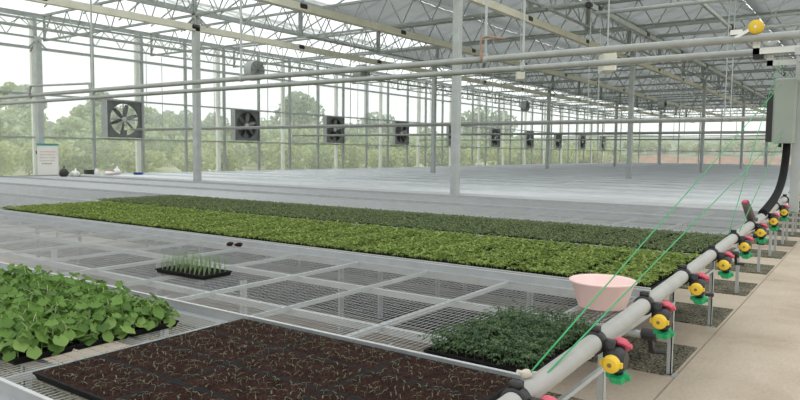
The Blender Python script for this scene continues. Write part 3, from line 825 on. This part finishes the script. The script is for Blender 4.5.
# circulation fans hanging in the middle bays
def circ_fan(x, y, z, label, s=.24):
    t = thing('circulation_fan', label, 'circulation fan', (x,y,z), .05)
    n = 20
    MB().lathe([(s,-.12),(s+.012,-.12),(s+.012,.12),(s,.12)], axis='y', n=n).build('fan_drum', GALVL, t)
    g = MB()
    for q in range(5):
        rr = s*(.25+.19*q); g.path([(rr*math.cos(2*PI*k/16),-.13,rr*math.sin(2*PI*k/16)) for k in range(17)], .004, 4, False)
    for q in range(8): g.tube((0,-.13,0),(s*math.cos(q*PI/4),-.13,s*math.sin(q*PI/4)),.004,4)
    g.build('guard', BLACK, t)
    g = MB()
    for q in range(4):
        a = q*PI/2+.4; c, s_ = math.cos(a), math.sin(a)
        g.add([(.04*c-s_*.03,-.03,.04*s_+c*.03),(.04*c+s_*.03,.03,.04*s_-c*.03),(s*.9*c+s_*.07,.04,s*.9*s_-c*.07),(s*.9*c-s_*.07,-.04,s*.9*s_+c*.07)],[(0,1,2,3)])
    g.lathe([(.05,-.06),(.06,.0),(.05,.09)], (0,0,0), 'y', 10)
    g.build('impeller', DARK, t)
    MB().tube((0,0,s),(0,0,5.3-z),.012,6).build('hanging_rod', GALVL, t)
circ_fan(12.0, 13.05, 3.72, 'round circulation fan hanging beside the first column of the farther row')
circ_fan(16.2, 12.9, 4.08, 'round circulation fan hanging left of the tall middle column')
circ_fan(26.0, 12.05, 3.65, 'small round circulation fan hanging above the distant fans, right of the tall column', .2)
circ_fan(28.0, 7.08, 3.70, 'small round circulation fan hanging over the benches towards the end wall', .2)
# boxes of lamps / controllers hanging from the roof
for (x,y,z,l) in ((14.3,6.77,3.49,'cream control box hanging high just right of the tall column'),(9.9,3.30,3.02,'cream control box hanging high on a rod near the boom')):
    t = thing('hanging_control_box', l, 'control box', (x,y,z), .5)
    MB().bevbox(-.22,.22,-.09,.09,-.12,.14,.015).build('box_body', CREAM, t); MB().box(-.2,.2,-.097,-.09,-.1,.1).build('box_lid', WHITEP, t)
    MB().tube((0,0,.14),(0,0,5.3-z),.012,6).build('hanging_rod', GALVL, t)

# ------------------------------------------------------------------ things near the glass wall
t = thing('standing_cabinet', 'white cabinet with teal top and lines of red print by the glass wall', 'cabinet', (11.85, 23.05, 0), -.55)
MB().bevbox(-.31,.31,-.2,.2,0,1.80,.015).build('cabinet_body', WHITEP, t)
MB().bevbox(-.325,.325,-.22,.22,1.80,1.86,.01).build('cabinet_top', simple('teal_paint',(.04,.30,.25),.5), t)
g = MB(); rr = random.Random(5)
for k, z in enumerate((1.58,1.48,1.38,1.28)):
    x = -.22
    while x < .2:
        wd = rr.uniform(.03,.09); g.box(x, min(x+wd,.24), -.203,-.2, z-.018, z+.018); x += wd+.022
g.build('red_print', simple('red_print',(.66,.50,.44),.6), t)
g = MB(); x = -.17
while x < .12: g.box(x,x+.06,-.203,-.2,1.16,1.20); x += .08
g.build('grey_print', simple('grey_print',(.35,.38,.38),.6), t)
MB().box(-.35,-.31,-.16,-.06,1.5,1.62).build('side_switch', BLACK, t)
def bag(loc, sx, sy, sz, mat, label, seed, top=True, cat='bag', name='plastic_bag'):
    t = thing(name, label, cat, loc)
    MB().blob((0,0,sz*.42),sx,sy,sz*.5,seed,14,9,.09,flat=.25).build('bag_body', mat, t, True)
    if top: MB().path([(0,0,sz*.75),(sx*.1,0,sz*.95),(sx*.25,sy*.2,sz*1.12)],[sx*.3,sx*.14,sx*.22],8).build('bag_neck', mat, t, True)
    return t
BLK = simple('black_bag',(.03,.035,.03),.5); WBG = simple('white_bag',(.82,.83,.82),.5)
bag((11.25,20.95,ZB),.13,.13,.30,BLK,'black plastic bag on the bench end beside the cabinet',1)
bag((11.62,20.95,ZB),.14,.13,.22,WBG,'white plastic bag lying between the black bag and the black crate',2)
t = thing('black_crate','small black crate on the bench end among the bags','crate',(12.58,21.95,ZB))
t.location = (12.62,21.8,ZB)
g = MB(); g.box(-.15,.15,-.11,.11,0,.012); g.box(-.15,.15,-.11,-.1,.012,.17); g.box(-.15,.15,.1,.11,.012,.17); g.box(-.15,-.14,-.1,.1,.012,.17); g.box(.14,.15,-.1,.1,.012,.17)
g.build('crate_body', BLK, t); MB().box(-.16,.16,-.12,.12,.17,.185).build('crate_lid', BLK, t)
t = thing('white_jug','white plastic jug on the bench end right of the black crate','jug',(12.78,21.7,ZB))
MB().lathe([(.07,0),(.085,.01),(.085,.14),(.05,.19),(.03,.2),(.03,.225)],n=14).build('jug_body',WBG,t,True); MB().lathe([(.034,.225),(.034,.245)],n=12).build('jug_cap',WHITEP,t)
t = bag((13.15,21.5,ZB),.2,.15,.17,WBG,'white and red sack lying on the bench end',6,False)
MB().blob((.03,-.02,.14),.11,.09,.035,8,10,6,.1).build('red_patch',simple('red_cloth',(.6,.12,.10),.7),t,True)
bag((13.45,21.55,ZB),.13,.12,.25,WBG,'white knotted bag on the bench end, right of the sack',9)
t = thing('blue_tub','flat blue tub on the bench end near the wall post','tub',(14.12,21.3,ZB))
MB().lathe([(.14,0),(.16,.01),(.18,.07),(.185,.08),(.165,.08),(.14,.02)],n=18).build('tub_body',simple('blue_plastic',(.06,.10,.38),.4),t,True)

# ------------------------------------------------------------------ outside: bank, bushes, trees
def terrain(name, x0, x1, y0, y1, fn, mat, nx=40, ny=16):
    vs = []; fs = []
    for j in range(ny+1):
        for i in range(nx+1):
            x = x0+(x1-x0)*i/nx; y = y0+(y1-y0)*j/ny; vs.append((x,y,fn(x,y)))
    for j in range(ny):
        for i in range(nx):
            q = j*(nx+1)+i; fs.append((q,q+1,q+nx+2,q+nx+1))
    return struct(name, MB().add(vs, fs), mat, smooth=True)
def hz(x, y):
    t = max(0, min(1, (y-42)/50)); h = 6.0*math.exp(-((x-24)/20)**2) + 2.6
    return -.12 + t*t*(3-2*t)*(h+.5*math.sin(x*.2)+.4*math.sin(y*.3))
terrain('hill', -30, 220, 40, 150, hz, HILLM, 70, 20)
def bz(x, y):
    t = max(0, min(1, (x-96)/14)); return -.12+t*(1.45+.2*math.sin(y*.7)+.15*math.sin(y*1.9+x))
terrain('earth_bank', 84, 118, -30, 45, bz, EARTH, 24, 60)
def h2(x, y):
    t = max(0, min(1, (x-118)/40)); return 1.2+t*(4.9+.5*math.sin(y*.15))
terrain('far_hill', 117, 260, -80, 90, h2, simple('far_hill_green', (.22,.26,.20), .95, 0, .3, .3, spec=.1), 30, 40)

def crown(g, rr, c, R, H, n, sz, m=0):
    lobes = [(Vector((rr.uniform(-.5,.5)*R, rr.uniform(-.5,.5)*R, rr.uniform(-.35,.4)*H)), rr.uniform(.4,.65)) for _ in range(7)] + [(Vector((0,0,0)),.8)]
    for _ in range(n):
        lc, lr = rr.choice(lobes)
        d = Vector((rr.gauss(0,1), rr.gauss(0,1), rr.gauss(0,1))).normalized()*(rr.uniform(.55,1)**.5)*lr
        P = Vector(c)+lc+Vector((d.x*R, d.y*R, d.z*H*.62))
        q = Quaternion((rr.gauss(0,1),rr.gauss(0,1),rr.gauss(0,1),rr.gauss(0,1))).normalized()
        s = sz*rr.uniform(.6,1.3)
        vs = [P+q @ Vector(a)*s for a in ((-.5,0,0),(-.1,.35,.08),(.6,0,0),(-.1,-.35,.08))]
        g.add(vs, [(0,2,1),(0,3,2)], m)
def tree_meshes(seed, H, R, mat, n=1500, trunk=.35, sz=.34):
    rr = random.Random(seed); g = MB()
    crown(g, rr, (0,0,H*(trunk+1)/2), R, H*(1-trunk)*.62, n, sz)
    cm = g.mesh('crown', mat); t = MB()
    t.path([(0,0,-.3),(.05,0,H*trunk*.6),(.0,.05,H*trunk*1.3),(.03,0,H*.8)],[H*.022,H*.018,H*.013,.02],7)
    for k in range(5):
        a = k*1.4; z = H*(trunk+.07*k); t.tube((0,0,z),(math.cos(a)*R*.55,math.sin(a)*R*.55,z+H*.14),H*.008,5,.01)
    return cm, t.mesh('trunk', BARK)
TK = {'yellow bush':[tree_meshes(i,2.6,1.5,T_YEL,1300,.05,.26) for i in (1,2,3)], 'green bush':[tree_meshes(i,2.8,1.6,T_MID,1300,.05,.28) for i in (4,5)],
      'tree':[tree_meshes(i,7,2.5,T_MID,1800,.25,.42) for i in (6,7,8)], 'hazed tree':[tree_meshes(i,8,2.6,T_HAZED,1800,.2,.45) for i in (9,10,11)]}
def plant(kind, x, y, s, label, group, z=None, rz=None):
    cm, tm = rnd.choice(TK[kind])
    if not inview([(x+a,y+b_,1+c) for a in (-2,0,2) for b_ in (-2,2) for c in (0,3,6)], 0): return
    nm = {'yellow bush':'bush','green bush':'bush','tree':'tree','hazed tree':'tree'}[kind]
    if z is None: z = hz(x,y) if y > 40 else -.13
    t = thing(nm, label, nm, (x,y,z), rnd.uniform(0,6) if rz is None else rz, group); t.scale = (s,s,s)
    link('crown', cm, t); link('trunk', tm, t)
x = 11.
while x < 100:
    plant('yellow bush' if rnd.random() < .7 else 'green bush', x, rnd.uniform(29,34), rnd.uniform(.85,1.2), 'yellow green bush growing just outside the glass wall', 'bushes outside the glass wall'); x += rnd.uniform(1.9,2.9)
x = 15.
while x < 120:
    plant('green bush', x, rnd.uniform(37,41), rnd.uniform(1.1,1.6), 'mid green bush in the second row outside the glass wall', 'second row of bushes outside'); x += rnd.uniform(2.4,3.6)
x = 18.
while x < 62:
    plant(rnd.choice(['tree','hazed tree','green bush']), x, rnd.uniform(44,84), rnd.uniform(.42,.72), 'hazy green tree on the hillside at the left', 'trees on the hillside'); x += rnd.uniform(.38,.6)
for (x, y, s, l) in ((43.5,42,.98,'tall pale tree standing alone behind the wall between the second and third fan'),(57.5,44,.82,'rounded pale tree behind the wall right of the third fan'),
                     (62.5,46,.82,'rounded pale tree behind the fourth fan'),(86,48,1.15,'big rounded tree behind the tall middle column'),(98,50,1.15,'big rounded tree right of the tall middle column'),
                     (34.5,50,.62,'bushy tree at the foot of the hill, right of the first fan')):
    plant('hazed tree', x, y, s, l, None)
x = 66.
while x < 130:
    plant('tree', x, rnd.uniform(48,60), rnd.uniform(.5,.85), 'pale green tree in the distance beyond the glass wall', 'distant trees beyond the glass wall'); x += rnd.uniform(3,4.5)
y = -8.
while y < 46:
    plant('green bush', rnd.uniform(120,140), y, rnd.uniform(.6,1.1), 'small distant bush above the red earth bank', 'distant bushes above the earth bank', z=h2(122,y)); y += rnd.uniform(.7,1.2)
plant('green bush', 86, 25.6, .85, 'lone round bush in front of the red earth bank', None, z=-.1)
